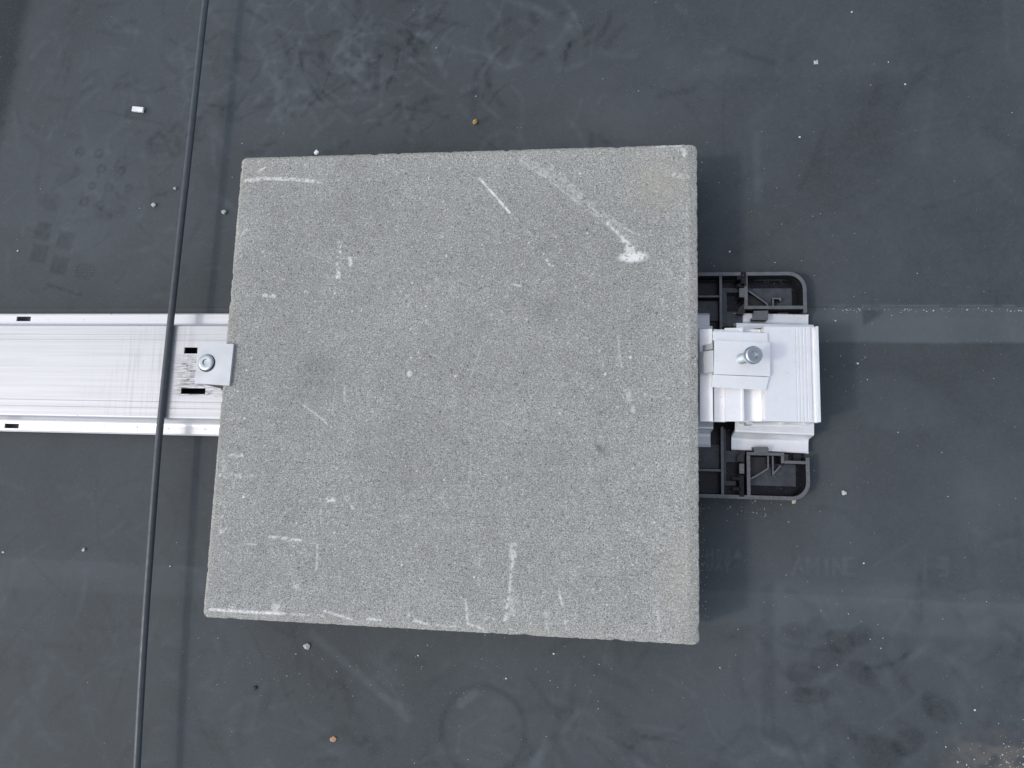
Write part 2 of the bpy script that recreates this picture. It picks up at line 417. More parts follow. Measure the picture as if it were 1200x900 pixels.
    Hh = [((0, 0), (0, 1)), ((.6, 0), (.6, 1)), ((0, .5), (.6, .5))]; A = [((0, 1), (.35, 0), (.7, 1)), ((.15, .65), (.55, .65))]
    O = [((0.1, 0), (.6, 0), (.6, 1), (.1, 1), (.1, 0))]; Zz = [((0, 0), (.6, 0), (0, 1), (.6, 1))]; Yy = [((0, 0), (.3, .5), (.6, 0)), ((.3, .5), (.3, 1))]
    Mm = [((0, 1), (0, 0), (.35, .6), (.7, 0), (.7, 1))]; Ii = [((.2, 0), (.2, 1))]; Nn = [((0, 1), (0, 0), (.6, 1), (.6, 0))]; E_ = [((.55, 0), (0, 0), (0, 1), (.55, 1)), ((0, .5), (.45, .5))]
    for k, g in enumerate((Hh, O, Zz, A)): glyph(828.5 + k * 11, 644.5, 10, 10, g, 0.16, 1.6)
    for k, g in enumerate((Hh, A, Yy)): glyph(828.5 + k * 10.5, 658, 10, 10, g, 0.14, 1.6)
    for k, g in enumerate((A, Mm, Ii, Nn, E_)): glyph(929 + (0, 17, 36, 48, 62)[k], 654, 18, 19, g, 0.09, 2.4)
    glyph(1082, 654, 10, 24, Ii, 0.08, 2.2)
    glyph(1099, 654, 12, 20, [((0, 0), (.95, 0), (.95, .22), (.4, .22)), ((0, .42), (.9, .42)), ((0, .6), (.9, .6), (.9, 1), (.2, 1))], 0.11, 2.0)
    sand = np.zeros_like(d)
    cx, cy = px(1185, 893); q = np.hypot((X - cx) / 60, (Y - cy) / 26)
    sand += 0.5 * np.clip(1 - q, 0, 1) ** 0.8 * sm(0.35, 0.7, fbm(X, Y, 7, 33, 3))
    return np.clip(d0 + 2.4 * d, 0, 1.25), np.clip(sand, 0, 1)

xs = axis(-6000, 6000, -560, 520, 1.5)
ys_lo = np.concatenate([[-6000, -2600, -900], np.arange(-390, 120.1, 1.5)])
X, Y = np.meshgrid(xs, ys_lo)
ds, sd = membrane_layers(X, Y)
Z = 0.35 * (fbm(X, Y, 120, 101, 2) - 0.5) * (np.abs(X) < 600) - 0.5 * sm(95, 110, Y)
Z += 0.35 * sm(45, 47.5, Y) * sm(300, 345, X) - 0.35 * 0
Z = np.where(Y > 70, np.minimum(Z, 0.0), Z)
Z[-1, :] = -0.6
me = grid_mesh('roof_membrane', X * MM, Y * MM, Z * MM, dict(dust=ds, sand=sd))  # dust also holds the shadow painted along the far left
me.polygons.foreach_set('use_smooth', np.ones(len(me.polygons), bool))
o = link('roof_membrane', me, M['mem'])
tag(o, 'black rubber roof membrane sheet under rail and paver', 'roof', kind='structure')

ys_hi = np.concatenate([[77.5, 77.9], np.arange(79.0, 450.1, 1.5), [900, 2600, 6000]])
X, Y = np.meshgrid(xs, ys_hi)
wob = 0.5 * (vnoise(X, 0 * X, 35, 55) - 0.5)
Y = np.where(Y < 80, Y + wob, Y)
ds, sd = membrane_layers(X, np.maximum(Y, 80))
edge = sm(79.2, 78.2, Y)
ds = np.clip(ds + edge * (0.15 * (X > 200) + 0.5 * (vnoise(X, 0 * X, 9, 56) > 0.45) * (X > 300)), 0, 1.2)
lapz = 0.25 + 0.95 * sm(150, 250, X)
Z = lapz + 0.1 * (fbm(X, Y, 120, 102, 2) - 0.5) * (np.abs(X) < 600)
Z[0, :] = 0.7 * lapz[0, :]
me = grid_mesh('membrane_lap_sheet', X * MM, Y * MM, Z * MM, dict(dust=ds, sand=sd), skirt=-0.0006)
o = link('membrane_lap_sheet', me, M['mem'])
tag(o, 'black rubber membrane sheet lapped over the seam', 'roof', kind='structure')

# ------------------------------------------------------------------ mounting rail (low hat profile)
def hat_side(prof_sign, yt, yb, zt, zb):
    """web edge down a leaning wall to the foot, as a closed outline (y, z)"""
    s = prof_sign
    outer = [(yt, zt), (yt + s * 0.9e-3, zt - 0.3e-3), (yt + s * 1.5e-3, zt - 1.2e-3)]
    n = 6; fr = 3.5e-3
    wallb = (yb - s * 0.6e-3, zb + fr)
    outer += [(yb - s * 0.6e-3 + s * fr * (1 - math.cos(t)), zb + fr - fr * math.sin(t)) for t in np.linspace(0, math.pi / 2, n)]
    end = outer[-1]
    inner = [(end[0], end[1] - 1.8e-3), (yb - s * 2.2e-3, zb - 1.8e-3), (yt - s * 0.6e-3, zt - 1.8e-3), (yt, zt - 1.8e-3)]
    return outer + inner, end[0]

WT, FT = 0.0250, 0.0074                    # levels: top of web, top of flange
def hat_rail(name, label, x0, x1, yw0, yw1, yf0, yf1, slots_web, slots_up, slots_lo, mw, mf, group=None, x0f=None, x1f=None):
    t = empty(name, ((x0 + x1) / 2, (yw0 + yw1) / 2, 0.0056)); tag(t, label, 'rail', group)
    plate_holes('web', mw, t, x0, x1, yw0, yw1, WT - 0.0018, WT, slots_web)
    for s, yw, yf, sl_ in ((1, yw1, yf1, slots_up), (-1, yw0, yf0, slots_lo)):
        prof, ye = hat_side(s, yw, yw + s * 0.004, WT, FT)
        bm = bmesh.new(); add_extrude(bm, prof, 'x', x0, x1)
        from_bm('side_wall', bm, mf, t, smooth=True)
        a, b = sorted((ye, yf))
        plate_holes('flange', mf, t, x0, x1, a, b, FT - 0.0018, FT, sl_)
        bm = bmesh.new(); add_extrude(bm, [(yf, FT - 0.0018), (yf + s * .0011, FT - 0.0018), (yf + s * .0011, FT + .0008), (yf + s * .0006, FT + .0012), (yf, FT + .0008)], 'x', x0, x1)
        from_bm('lip', bm, mf, t)
    return t

rail = hat_rail('mounting_rail', 'long silver aluminium hat-profile rail running under the concrete paver', -0.95, 0.2165, -0.0315, 0.0535, -0.0460, 0.0688,
                [(-0.2625, -0.236, 0.0278, 0.0337), (-0.262, -0.238, -0.0100, -0.0045), (-0.66, -0.62, 0.0278, 0.0337), (-0.66, -0.62, -0.0100, -0.0045)],
                [(-0.4550, -0.4395, 0.0625, 0.0672), (-0.75, -0.7345, 0.0625, 0.0672)], [(-0.4535, -0.4382, -0.0440, -0.0395), (-0.75, -0.7345, -0.0440, -0.0395)], M['alu'], M['aluf'])
# narrow shallow grooves drawn along the web
for y in (0.0455, 0.0405, -0.0175, -0.0235):
    bm = bmesh.new(); add_extrude(bm, [(y - .0006, WT - 0.0002), (y, WT + .00022), (y + .0006, WT - 0.0002)], 'x', -0.95, 0.2165)
    from_bm('web_ridge', bm, M['alu'], rail)

# ------------------------------------------------------------------ concrete paver
n_ = 521
u = np.linspace(-200, 200, n_)
X, Y = np.meshgrid(u, u)
rc = 5.0
cx = np.sign(X) * (200 - rc); cy = np.sign(Y) * (200 - rc)
dx, dy = (X - cx) * np.sign(X), (Y - cy) * np.sign(Y)
inn = (dx > 0) & (dy > 0)
h = np.hypot(dx, dy); k = np.where(inn, np.maximum(dx, dy) / np.maximum(h, 1e-9), 1.0)
dR, dL, dT, dB = 200 - X, X + 200, 200 - Y, Y + 200
dm = np.minimum(np.minimum(dR, dL), np.minimum(dT, dB))
Xw = cx + np.sign(X) * dx * k; Yw = cy + np.sign(Y) * dy * k
Xw = np.where(inn, Xw, X); Yw = np.where(inn, Yw, Y)
rag = np.exp(-dm / 1.6)
Xw = Xw - np.sign(X) * rag * (np.minimum(dR, dL) < 6) * (1.0 * np.maximum(0, fbm(X, Y, 3.2, 401, 3) - 0.45) * 1.1)
Yw = Yw - np.sign(Y) * rag * (np.minimum(dT, dB) < 6) * (1.0 * np.maximum(0, fbm(X, Y, 3.2, 402, 3) - 0.45) * 1.1)
rch = np.random.default_rng(77)
chip = np.zeros_like(X)
for _ in range(90):
    a = rch.uniform(-196, 196); e_ = rch.integers(0, 4); rr = 0.5 + 2.6 * rch.random() ** 5
    px_, py_ = ((200, a), (-200, a), (a, 200), (a, -200))[e_]
    b_ = (np.abs(X - px_) < 9) & (np.abs(Y - py_) < 9)
    k_ = blob(X[b_], Y[b_], px_, py_, rr * (.7 if e_ < 2 else 1.6), rr * (1.6 if e_ < 2 else .7), 0, .7)
    chip[b_] = np.maximum(chip[b_], k_ * min(1.8, rr * .8))
Xw = Xw - np.sign(X) * (np.minimum(dR, dL) < 5) * chip * 0.22
Yw = Yw - np.sign(Y) * (np.minimum(dT, dB) < 5) * chip * 0.22
def chamfer(d, w, dep): return dep * np.clip(1 - d / w, 0, 1) ** 1.15
drop = np.maximum.reduce([chamfer(dR, 8.0 + 0.5 * (vnoise(X, Y, 20, 7) - .5), 2.3), chamfer(dL, 2.6, 1.6), chamfer(dT, 2.2, 1.5), chamfer(dB, 4.2, 2.0)])
gr = np.random.default_rng(12)
Zp = 65.0 - drop - chip * 0.8 + 0.11 * gr.standard_normal(X.shape) + 0.25 * (fbm(X, Y, 3.0, 301, 2) - 0.5)

def pp(*pts): return [tuple(at(x, y, 0.065)[:2] * 1000) for x, y in pts]
mark = np.zeros_like(X); grime = np.zeros_like(X)
grn = vnoise(X, Y, 0.9, 204); brk = vnoise(X, Y, 2.2, 201); brk2 = vnoise(X, Y, 1.1, 202)
def stroke(pts, w, amp, gap=0.35, soft=1.0):
    global mark
    s = seg(X, Y, pp(*pts), w, soft) * sm(gap - .04, gap + 0.2, 0.6 * brk + 0.4 * brk2)
    mark = np.maximum(mark, min(1, 1.35 * amp) * s * (0.45 + 0.55 * sm(.3, .6, grn)))
def smear(x, y, rx, ry, rot, amp, thr=0.4, soft=0.5):
    global mark
    q = pp((x, y))[0]; mark = np.maximum(mark, amp * blob(X, Y, q[0], q[1], rx, ry, rot, soft) * sm(thr, thr + .2, 0.5 * brk + 0.5 * brk2))
for pts, w, a, g in (
    (((562, 209), (578, 227), (597, 249)), 1.8, 0.75, 0.25), (((597, 249), (630, 282)), 1.2, 0.3, 0.42), (((610, 188), (640, 208), (676, 236), (712, 262), (738, 288)), 1.2, 0.40, 0.32), (((614, 186), (646, 208), (682, 236), (716, 260), (741, 286)), 9, 0.16, 0.36), (((622, 192), (660, 218), (700, 246)), 1.0, 0.35, 0.36), (((690, 240), (716, 263), (734, 281)), 1.2, .45, .32),
    (((640, 190), (684, 232)), 5, 0.22, 0.4), (((712, 262), (742, 290)), 2.2, 0.6, 0.3), (((732, 268), (748, 275)), 2, .45, .35), (((730, 282), (740, 296)), 2.5, .55, .3),
    (((288, 212), (310, 209), (345, 210), (374, 213)), 3.2, 0.50, 0.30), (((302, 201), (311, 196)), 1.4, 0.55, 0.2), (((398, 285), (397, 300), (396, 325)), 4.0, 0.6, 0.42),
    (((410, 303), (411, 311)), 3.2, .55, .25), (((356, 475), (375, 489), (388, 501)), 1.0, 0.6, 0.25), (((404, 452), (403, 470)), 1.3, 0.5, 0.35),
    (((316, 629), (352, 633)), 2.0, 0.6, 0.32), (((290, 637), (300, 638)), 1.2, 0.4, 0.2), (((372, 636), (371, 666)), 1.5, 0.45, 0.35), (((352, 648), (372, 650)), 1.0, .3, .4),
    (((246, 714), (275, 716), (305, 718), (332, 719)), 2.2, 0.75, 0.22), (((332, 719), (380, 722)), 1.6, 0.4, 0.4), (((380, 716), (412, 726)), 1.6, 0.55, 0.3), (((430, 725), (446, 727)), 2.0, 0.6, 0.3),
    (((486, 727), (498, 731)), 1.6, .6, .3), (((498, 731), (540, 735)), 1.4, .35, .4), (((546, 703), (548, 731)), 1.5, 0.55, 0.25), (((548, 731), (566, 737)), 1.4, 0.5, 0.25), (((562, 655), (560, 685)), 1.2, .35, .45),
    (((601, 647), (599, 680), (592, 728)), 2.6, 0.45, 0.38), (((600, 655), (602, 640)), 6, 0.35, 0.40), (((655, 693), (659, 711)), 1.3, 0.5, 0.3), (((639, 722), (641, 736)), 1.6, .35, .3), (((662, 728), (664, 738)), 1.6, .5, .3),
    (((569, 390), (549, 450)), 1.1, 0.30, 0.35), (((552, 510), (551, 560)), 1.0, 0.28, 0.4), (((724, 395), (728, 430)), 1.4, 0.35, 0.35), (((776, 350), (777, 362)), 1.6, .4, .3), (((600, 333), (610, 335)), 1.2, .5, .2),
    (((637, 298), (645, 312)), 1.8, .5, .35), (((309, 346), (322, 347)), 3.4, 0.5, 0.35), (((262, 534), (285, 533)), 3.0, 0.5, 0.4), (((258, 557), (296, 557)), 2.6, 0.4, 0.45), (((256, 624), (268, 620)), 3.0, 0.5, 0.4),
    (((258, 588), (264, 598)), 3, .4, .4), (((256, 606), (268, 603)), 2, .35, .4), (((404, 582), (414, 597)), 1.6, .45, .4), (((376, 585), (376, 612)), 1.4, .35, .45), (((331, 603), (354, 585)), 1.2, .35, .4),
    (((260, 540), (266, 566)), 5, .25, .5), (((800, 175), (803, 182)), 3.4, .5, .3), (((790, 205), (806, 208)), 4.0, .35, .4), (((770, 171), (804, 169)), 3.0, .6, .3), (((278, 262), (282, 300)), 3, .3, .5),
    (((282, 275), (291, 268)), 2.5, .4, .4), (((454, 605), (540, 607)), 2, .15, .4), (((735, 455), (737, 470)), 4, .3, .35), (((806, 235), (806, 420)), 3.5, .16, .4), (((770, 700), (772, 740)), 3, .2, .4)):
    stroke(pts, w, a, g)
smear(742, 301, 14, 5.6, 0.05, 0.92, 0.22, 0.45); smear(738, 293, 6, 6, 0, .6, .3); smear(387, 586, 5.5, 3.4, 0, 0.8, 0.4); smear(601, 652, 4, 7, 0, .55, .4); smear(743, 480, 4, 4, 0, .4, .4)
smear(325, 712, 7, 5, 0, .5, .35); smear(480, 438, 3, 3, 0, .7, .2); smear(347, 687, 4, 2.5, 0, .4, .35); smear(640, 720, 4, 5, 0, .3, .4); smear(598, 715, 6, 12, 0, .32, .5); smear(570, 728, 12, 6, 0, .25, .5)
r = np.random.default_rng(8)
for _ in range(150):            # chips and pale aggregate showing through
    x, y = r.uniform(-197, 197, 2); rr = r.uniform(0.5, 1.5)
    b_ = (np.abs(X - x) < 3) & (np.abs(Y - y) < 3); mark[b_] = np.maximum(mark[b_], r.uniform(.3, .85) * blob(X[b_], Y[b_], x, y, rr, rr * r.uniform(.6, 1), r.uniform(0, 3), .5))
for _ in range(420):            # open pores
    x, y = r.uniform(-198, 198, 2); rr = 0.45 + 0.9 * r.random() ** 3
    b_ = (np.abs(X - x) < 3) & (np.abs(Y - y) < 3); bb = blob(X[b_], Y[b_], x, y, rr, rr * r.uniform(.6, 1), r.uniform(0, 3), .5)
    grime[b_] = np.maximum(grime[b_], r.uniform(.4, .95) * bb); Zp[b_] -= 0.5 * bb
for _ in range(70):             # short random scratches
    x, y = r.uniform(-195, 195, 2); a = r.uniform(0, 3.14); L = r.uniform(3, 14)
    b_ = (np.abs(X - x) < 16) & (np.abs(Y - y) < 16)
    mark[b_] = np.maximum(mark[b_], r.uniform(.1, .4) * seg(X[b_], Y[b_], [(x, y), (x + L * math.cos(a), y + L * math.sin(a))], 0.8, .7) * sm(.4, .6, brk2[b_]))
for (x, y, rx, ry, ro, am) in ((703, 527, 11, 4.2, -0.85, 0.85), (642, 365, 7, 18, 0.1, .40), (645, 360, 26, 22, 0, .22), (376, 440, 34, 27, 0, .42), (372, 436, 16, 13, 0, .30), (520, 605, 44, 5, 0, .32), (490, 520, 60, 50, .3, .14), (640, 560, 70, 40, -.2, .12), (560, 420, 50, 60, .2, .12), (258, 500, 6, 40, 0, .25), (400, 660, 18, 14, 0, .12)):
    q = pp((x, y))[0]; grime = np.maximum(grime, am * blob(X, Y, q[0], q[1], rx, ry, ro, 0.9) * (0.5 + 0.5 * brk))
tone = 0.46 + 0.40 * (fbm(X, Y, 150, 211, 3) - 0.5) + 0.30 * (fbm(X, Y, 30, 221, 4) - 0.5) + 0.30 * (fbm(X, Y, 6, 231, 2) - 0.5)
tone += 0.20 * sm(60, 5, dm) - 0.06
warm = 0.5 * blob(X, Y, *pp((775, 215))[0], 34, 32, 0, 0.9) + 0.30 * blob(X, Y, *pp((795, 680))[0], 18, 50, 0, 0.9) + 0.20 * blob(X, Y, *pp((300, 200))[0], 28, 18, 0, .9) + 0.12 * sm(14, 2, dm)
me = grid_mesh('concrete_paver', Xw * MM, Yw * MM, Zp * MM, dict(mark=np.clip(mark, 0, 1), grime=np.clip(grime, 0, 1), tone=np.clip(tone, 0, 1), warm=np.clip(warm * (0.5 + 0.6 * brk), 0, .6)), skirt=0.0252)
o = link('concrete_paver', me, M['conc'])
bm = bmesh.new(); bm.from_mesh(me); bm.to_mesh(me); bm.free()
tag(o, 'square grey concrete paver with white scuffs, laid on the rail as ballast', 'paver')

# ------------------------------------------------------------------ bolts
def lathe(bm, prof, seg_=28, base=(0, 0, 0)):
    rings = []
    for rr, z in prof:
        if rr < 1e-6: rings.append([bm.verts.new((base[0], base[1], base[2] + z))])
        else: rings.append([bm.verts.new((base[0] + rr * math.cos(2 * math.pi * i / seg_), base[1] + rr * math.sin(2 * math.pi * i / seg_), base[2] + z)) for i in range(seg_)])
    for A, B in zip(rings[:-1], rings[1:]):
        for i in range(seg_):
            j = (i + 1) % seg_
            if len(A) == 1 and len(B) == 1: continue
            if len(A) == 1: bm.faces.new((A[0], B[i], B[j]))
            elif len(B) == 1: bm.faces.new((A[i], A[j], B[0]))
            else: bm.faces.new((A[i], A[j], B[j], B[i]))

def bolt_head(name, mat, parent, loc, axis_dir, Rr, Hh):
    """rounded cylinder head with a hexagonal socket sunk into it"""
    bm = bmesh.new(); sgs = 36; rings = []
    hexr = lambda t: 0.46 * Rr * math.cos(math.pi / 6) / math.cos((t % (math.pi / 3)) - math.pi / 6)
    prof = [(Rr * 0.96, 0), (Rr, 0.1 * Hh), (Rr, 0.62 * Hh), (Rr * 0.96, 0.80 * Hh), (Rr * 0.86, 0.94 * Hh), (Rr * 0.72, Hh), (Rr * 0.60, Hh * 0.99)]
    for rr, z in prof: rings.append([bm.verts.new((rr * math.cos(2 * math.pi * i / sgs), rr * math.sin(2 * math.pi * i / sgs), z)) for i in range(sgs)])
    for z in (Hh * 0.97, Hh * 0.30):
        rings.append([bm.verts.new((hexr(2 * math.pi * i / sgs) * math.cos(2 * math.pi * i / sgs), hexr(2 * math.pi * i / sgs) * math.sin(2 * math.pi * i / sgs), z)) for i in range(sgs)])
    rings.append([bm.verts.new((0, 0, Hh * 0.22))])
    for A, B in zip(rings[:-1], rings[1:]):
        for i in range(sgs):
            j = (i + 1) % sgs
            if len(B) == 1: bm.faces.new((A[i], A[j], B[0]))
            else: bm.faces.new((A[i], A[j], B[j], B[i]))
    bm.faces.new(rings[0][::-1])
    q = Vector(axis_dir).to_track_quat('Z', 'Y').to_matrix().to_4x4()
    bmesh.ops.transform(bm, matrix=Matrix.Translation(loc) @ q, verts=bm.verts)
    return from_bm(name, bm, mat, parent, smooth=True)

def rod(name, mat, parent, a, b, rad, thread=True):
    a, b = Vector(a), Vector(b); L = (b - a).length; bm = bmesh.new()
    prof = [(0, 0), (rad, 0)]
    if thread:
        k = int(L / 0.00125)
        for i in range(k): prof += [(rad, (i + 0.25) * L / k), (rad * 0.87, (i + 0.75) * L / k)]
    prof += [(rad, L), (0, L)]
    lathe(bm, prof, 18)
    q = (b - a).to_track_quat('Z', 'Y').to_matrix().to_4x4()
    bmesh.ops.transform(bm, matrix=Matrix.Translation(a) @ q, verts=bm.verts)
    return from_bm(name, bm, mat, parent, smooth=True)

# ------------------------------------------------------------------ clamp plate on the paver's edge above the rail
cp = empty('paver_clamp', (-0.2125, 0.0115, 0.025)); tag(cp, 'small square grey clamp plate holding the paver edge above the long rail', 'clamp')
zt = 0.0655
pts = [(-0.2235, 0.0300), (-0.1908, 0.0286), (-0.1916, -0.0075), (-0.2232, -0.0058)]
pl = prism('plate', M['alug'], cp, pts, zt, zt + 0.0026, 0.0004)
bm = bmesh.new(); add_extrude(bm, [(-0.2228, zt), (-0.2208, zt), (-0.2208, 0.0252), (-0.2228, 0.0252)], 'y', -0.0050, 0.0285)
from_bm('leg_plate', bm, M['alug'], cp, 0.0003)
bsh = rod('bolt', M['steel'], cp, (-0.2138, 0.0118, 0.0252), (-0.2138, 0.0118, zt), 0.0040)
bm = bmesh.new(); lathe(bm, [(0.0042, 0), (0.0078, 0), (0.0078, 0.0002), (0.0042, 0.0005)], 32, (-0.2138, 0.0118, zt + 0.0026)); from_bm('gap_shade_ring', bm, M['dark'], bsh)  # dark ring, shade of the gap round the bolt head put into colour
bolt_head('bolt_head', M['steel'], bsh, (-0.2140, 0.0122, zt + 0.0027), (0.02, 0.03, 1), 0.0070, 0.0019)
# thin bent dark strip showing below the plate
bm = bmesh.new(); add_prism(bm, [(-0.2215, -0.0062), (-0.2060, -0.0100), (-0.1985, -0.0122), (-0.1985, -0.0112), (-0.2060, -0.0088), (-0.2215, -0.0050)], 0.0255, 0.0270)
from_bm('dark_strip', bm, M['dark'], cp)

# ------------------------------------------------------------------ cable
cv = [(-0.2665, 0.62, 0.0286), (-0.2722, 0.3847, 0.0285), (-0.2742, 0.24, 0.0285), (-0.2758, 0.121, 0.0285), (-0.2768, 0.055, 0.0281), (-0.2771, 0.0226, 0.0281), (-0.2773, -0.041, 0.0281), (-0.2768, -0.0797, 0.0284), (-0.2734, -0.2108, 0.0285), (-0.2682, -0.3347, 0.0285), (-0.255, -0.60, 0.0286)]
def spline(pts, n):
    P = np.array(pts); out = []
    for i in range(len(P) - 1):
        p0, p1, p2, p3 = P[max(i - 1, 0)], P[i], P[i + 1], P[min(i + 2, len(P) - 1)]
        for t in np.linspace(0, 1, n, endpoint=False):
            out.append(0.5 * ((2 * p1) + (-p0 + p2) * t + (2 * p0 - 5 * p1 + 4 * p2 - p3) * t * t + (-p0 + 3 * p1 - 3 * p2 + p3) * t ** 3))
    out.append(P[-1]); return out
path = spline(cv, 8); bm = bmesh.new(); rings = []
for i, p in enumerate(path):
    d = Vector(path[min(i + 1, len(path) - 1)] - path[max(i - 1, 0)]).normalized(); s = d.cross(Vector((0, 0, 1))).normalized(); up = s.cross(d)
    rings.append([bm.verts.new(Vector(p) + 0.0031 * (s * math.cos(a) + up * math.sin(a))) for a in np.linspace(0, 2 * math.pi, 14, endpoint=False)])
for A, B in zip(rings[:-1], rings[1:]):
    for i in range(14): bm.faces.new((A[i], A[(i + 1) % 14], B[(i + 1) % 14], B[i]))
bm.faces.new(rings[0]); bm.faces.new(rings[-1][::-1])
o = from_bm('cable', bm, M['cable'], None, smooth=True)
tag(o, 'thin dark grey cable stretched straight across the silver rail', 'cable')

# ------------------------------------------------------------------ black plastic support base (partly under the paver)
TZ, TF = 0.0150, 0.0024
base = empty('support_base', (0.22, 0.0085, 0.0012)); tag(base, 'black plastic tray-like support base sticking out from under the paver', 'support base')
def Q(zx, zy, o): p = at(780 + zx * 220 / 1200, (300 if o == 1 else 440) + zy * 220 / 1200, TZ); return (p[0], p[1])
def flr(name, x0, x1, y0, y1, z): return box(name, M['plastic'], base, x0, x1, y0, y1, 0.0012, z, 0)
YT, YB, XR = 0.1048, -0.0900, 0.2966
flr('floor', 0.10, XR - .003, YB + .004, YT - .004, TF)
def arc(cx, cy, r, a0, a1, n=8): return [(cx + r * math.cos(t), cy + r * math.sin(t)) for t in np.radians(np.linspace(a0, a1, n))]
ru = 0.0135; t_ = 0.0031; hw = t_ / 2
# outer rims: along the far edge, round the corner, back along the rail pocket
y_u = Q(600, 328, 1)[1]; x_d = Q(514, 200, 1)[0]
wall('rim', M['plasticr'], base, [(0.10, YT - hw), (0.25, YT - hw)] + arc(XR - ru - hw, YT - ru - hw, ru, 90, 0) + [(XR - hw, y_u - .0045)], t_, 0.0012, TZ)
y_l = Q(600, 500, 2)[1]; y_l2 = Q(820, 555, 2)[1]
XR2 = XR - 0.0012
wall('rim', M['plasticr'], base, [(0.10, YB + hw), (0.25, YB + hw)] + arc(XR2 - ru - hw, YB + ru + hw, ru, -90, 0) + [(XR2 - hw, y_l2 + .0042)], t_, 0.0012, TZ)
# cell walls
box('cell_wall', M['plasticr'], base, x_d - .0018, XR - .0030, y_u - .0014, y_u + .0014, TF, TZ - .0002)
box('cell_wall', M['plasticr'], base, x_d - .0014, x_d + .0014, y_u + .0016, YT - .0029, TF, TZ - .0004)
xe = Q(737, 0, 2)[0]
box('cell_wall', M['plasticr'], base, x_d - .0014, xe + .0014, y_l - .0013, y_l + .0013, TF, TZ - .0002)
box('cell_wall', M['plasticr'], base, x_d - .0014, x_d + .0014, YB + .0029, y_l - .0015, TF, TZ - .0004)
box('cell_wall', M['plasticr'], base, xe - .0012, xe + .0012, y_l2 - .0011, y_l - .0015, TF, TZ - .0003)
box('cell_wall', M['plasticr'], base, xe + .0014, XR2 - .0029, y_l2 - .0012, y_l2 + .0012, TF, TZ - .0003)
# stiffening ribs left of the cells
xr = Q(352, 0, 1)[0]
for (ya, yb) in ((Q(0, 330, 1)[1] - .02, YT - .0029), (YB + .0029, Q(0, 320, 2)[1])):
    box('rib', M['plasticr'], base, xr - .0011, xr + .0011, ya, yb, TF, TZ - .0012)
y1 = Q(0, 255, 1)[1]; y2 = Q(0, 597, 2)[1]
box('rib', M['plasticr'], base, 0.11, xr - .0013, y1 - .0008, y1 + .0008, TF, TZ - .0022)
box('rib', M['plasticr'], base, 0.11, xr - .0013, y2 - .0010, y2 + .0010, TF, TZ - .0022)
# raised landings the latches sit in
def landing(x0, x1, ya, yb, z): box('landing', M['plasticf'], base, x0, x1, min(ya, yb), max(ya, yb), TF, z, 0.0004)
landing(xr + .0013, Q(395, 0, 1)[0], Q(0, 195, 1)[1], Q(0, 440, 1)[1], 0.0085)
landing(Q(396, 0, 1)[0], x_d - .0020, Q(0, 345, 1)[1], Q(0, 440, 1)[1], 0.0085)
landing(xr + .0013, Q(470, 0, 1)[0], Q(0, 195, 1)[1], Q(0, 222, 1)[1], 0.0083)
landing(xr + .0013, Q(388, 0, 2)[0], Q(0, 690, 2)[1], Q(0, 330, 2)[1], 0.0085)
landing(Q(389, 0, 2)[0], x_d - .0020, Q(0, 540, 2)[1], Q(0, 470, 2)[1], 0.0085)
landing(Q(389, 0, 2)[0], Q(450, 0, 2)[0], Q(0, 690, 2)[1], Q(0, 662, 2)[1], 0.0083)
landing(0.11, xr - .0013, y1 - .002, y1 - .020, 0.0050)
landing(0.11, xr - .0013, y2 + .002, y2 + .022, 0.0050)
# sloping cell floors and triangular gussets
def slope(name, x0, x1, ya, yb, za, zb):
    bm = bmesh.new(); prof = [(ya, TF), (yb, TF), (yb, zb), (ya, za)]; add_extrude(bm, prof, 'x', x0, x1); return from_bm(name, bm, M['plasticf'], base, 0.0012)
slope('cell_floor', x_d + .0030, XR - .0105, y_u + .0018, YT - .0125, 0.0075, 0.0070)
slope('cell_floor', x_d + .0030, XR2 - .0095, YB + .0115, y_l2 - .0016, 0.0070, 0.0075)
def gusset(pts, o, z=TZ - .002):
    prism('gusset', M['plasticr'], base, [Q(a, b, o) for a, b in pts], 0.0076, z, 0.0002)
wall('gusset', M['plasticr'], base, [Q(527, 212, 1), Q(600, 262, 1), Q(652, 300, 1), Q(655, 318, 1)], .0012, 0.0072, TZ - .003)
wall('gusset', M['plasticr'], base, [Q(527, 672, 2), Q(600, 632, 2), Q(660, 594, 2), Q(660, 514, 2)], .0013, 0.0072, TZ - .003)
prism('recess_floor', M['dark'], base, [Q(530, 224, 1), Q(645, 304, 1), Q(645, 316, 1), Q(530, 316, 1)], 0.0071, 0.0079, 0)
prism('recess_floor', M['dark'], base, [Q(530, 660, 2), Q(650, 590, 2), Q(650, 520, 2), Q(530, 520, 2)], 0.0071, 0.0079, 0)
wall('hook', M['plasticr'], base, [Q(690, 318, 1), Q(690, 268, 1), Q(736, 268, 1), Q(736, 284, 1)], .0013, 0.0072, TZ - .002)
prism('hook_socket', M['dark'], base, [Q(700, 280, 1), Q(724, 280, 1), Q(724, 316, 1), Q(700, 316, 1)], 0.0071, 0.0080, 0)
wall('hook', M['plasticr'], base, [Q(688, 516, 2), Q(690, 630, 2), Q(740, 575, 2)], .0013, 0.0072, TZ - .002)
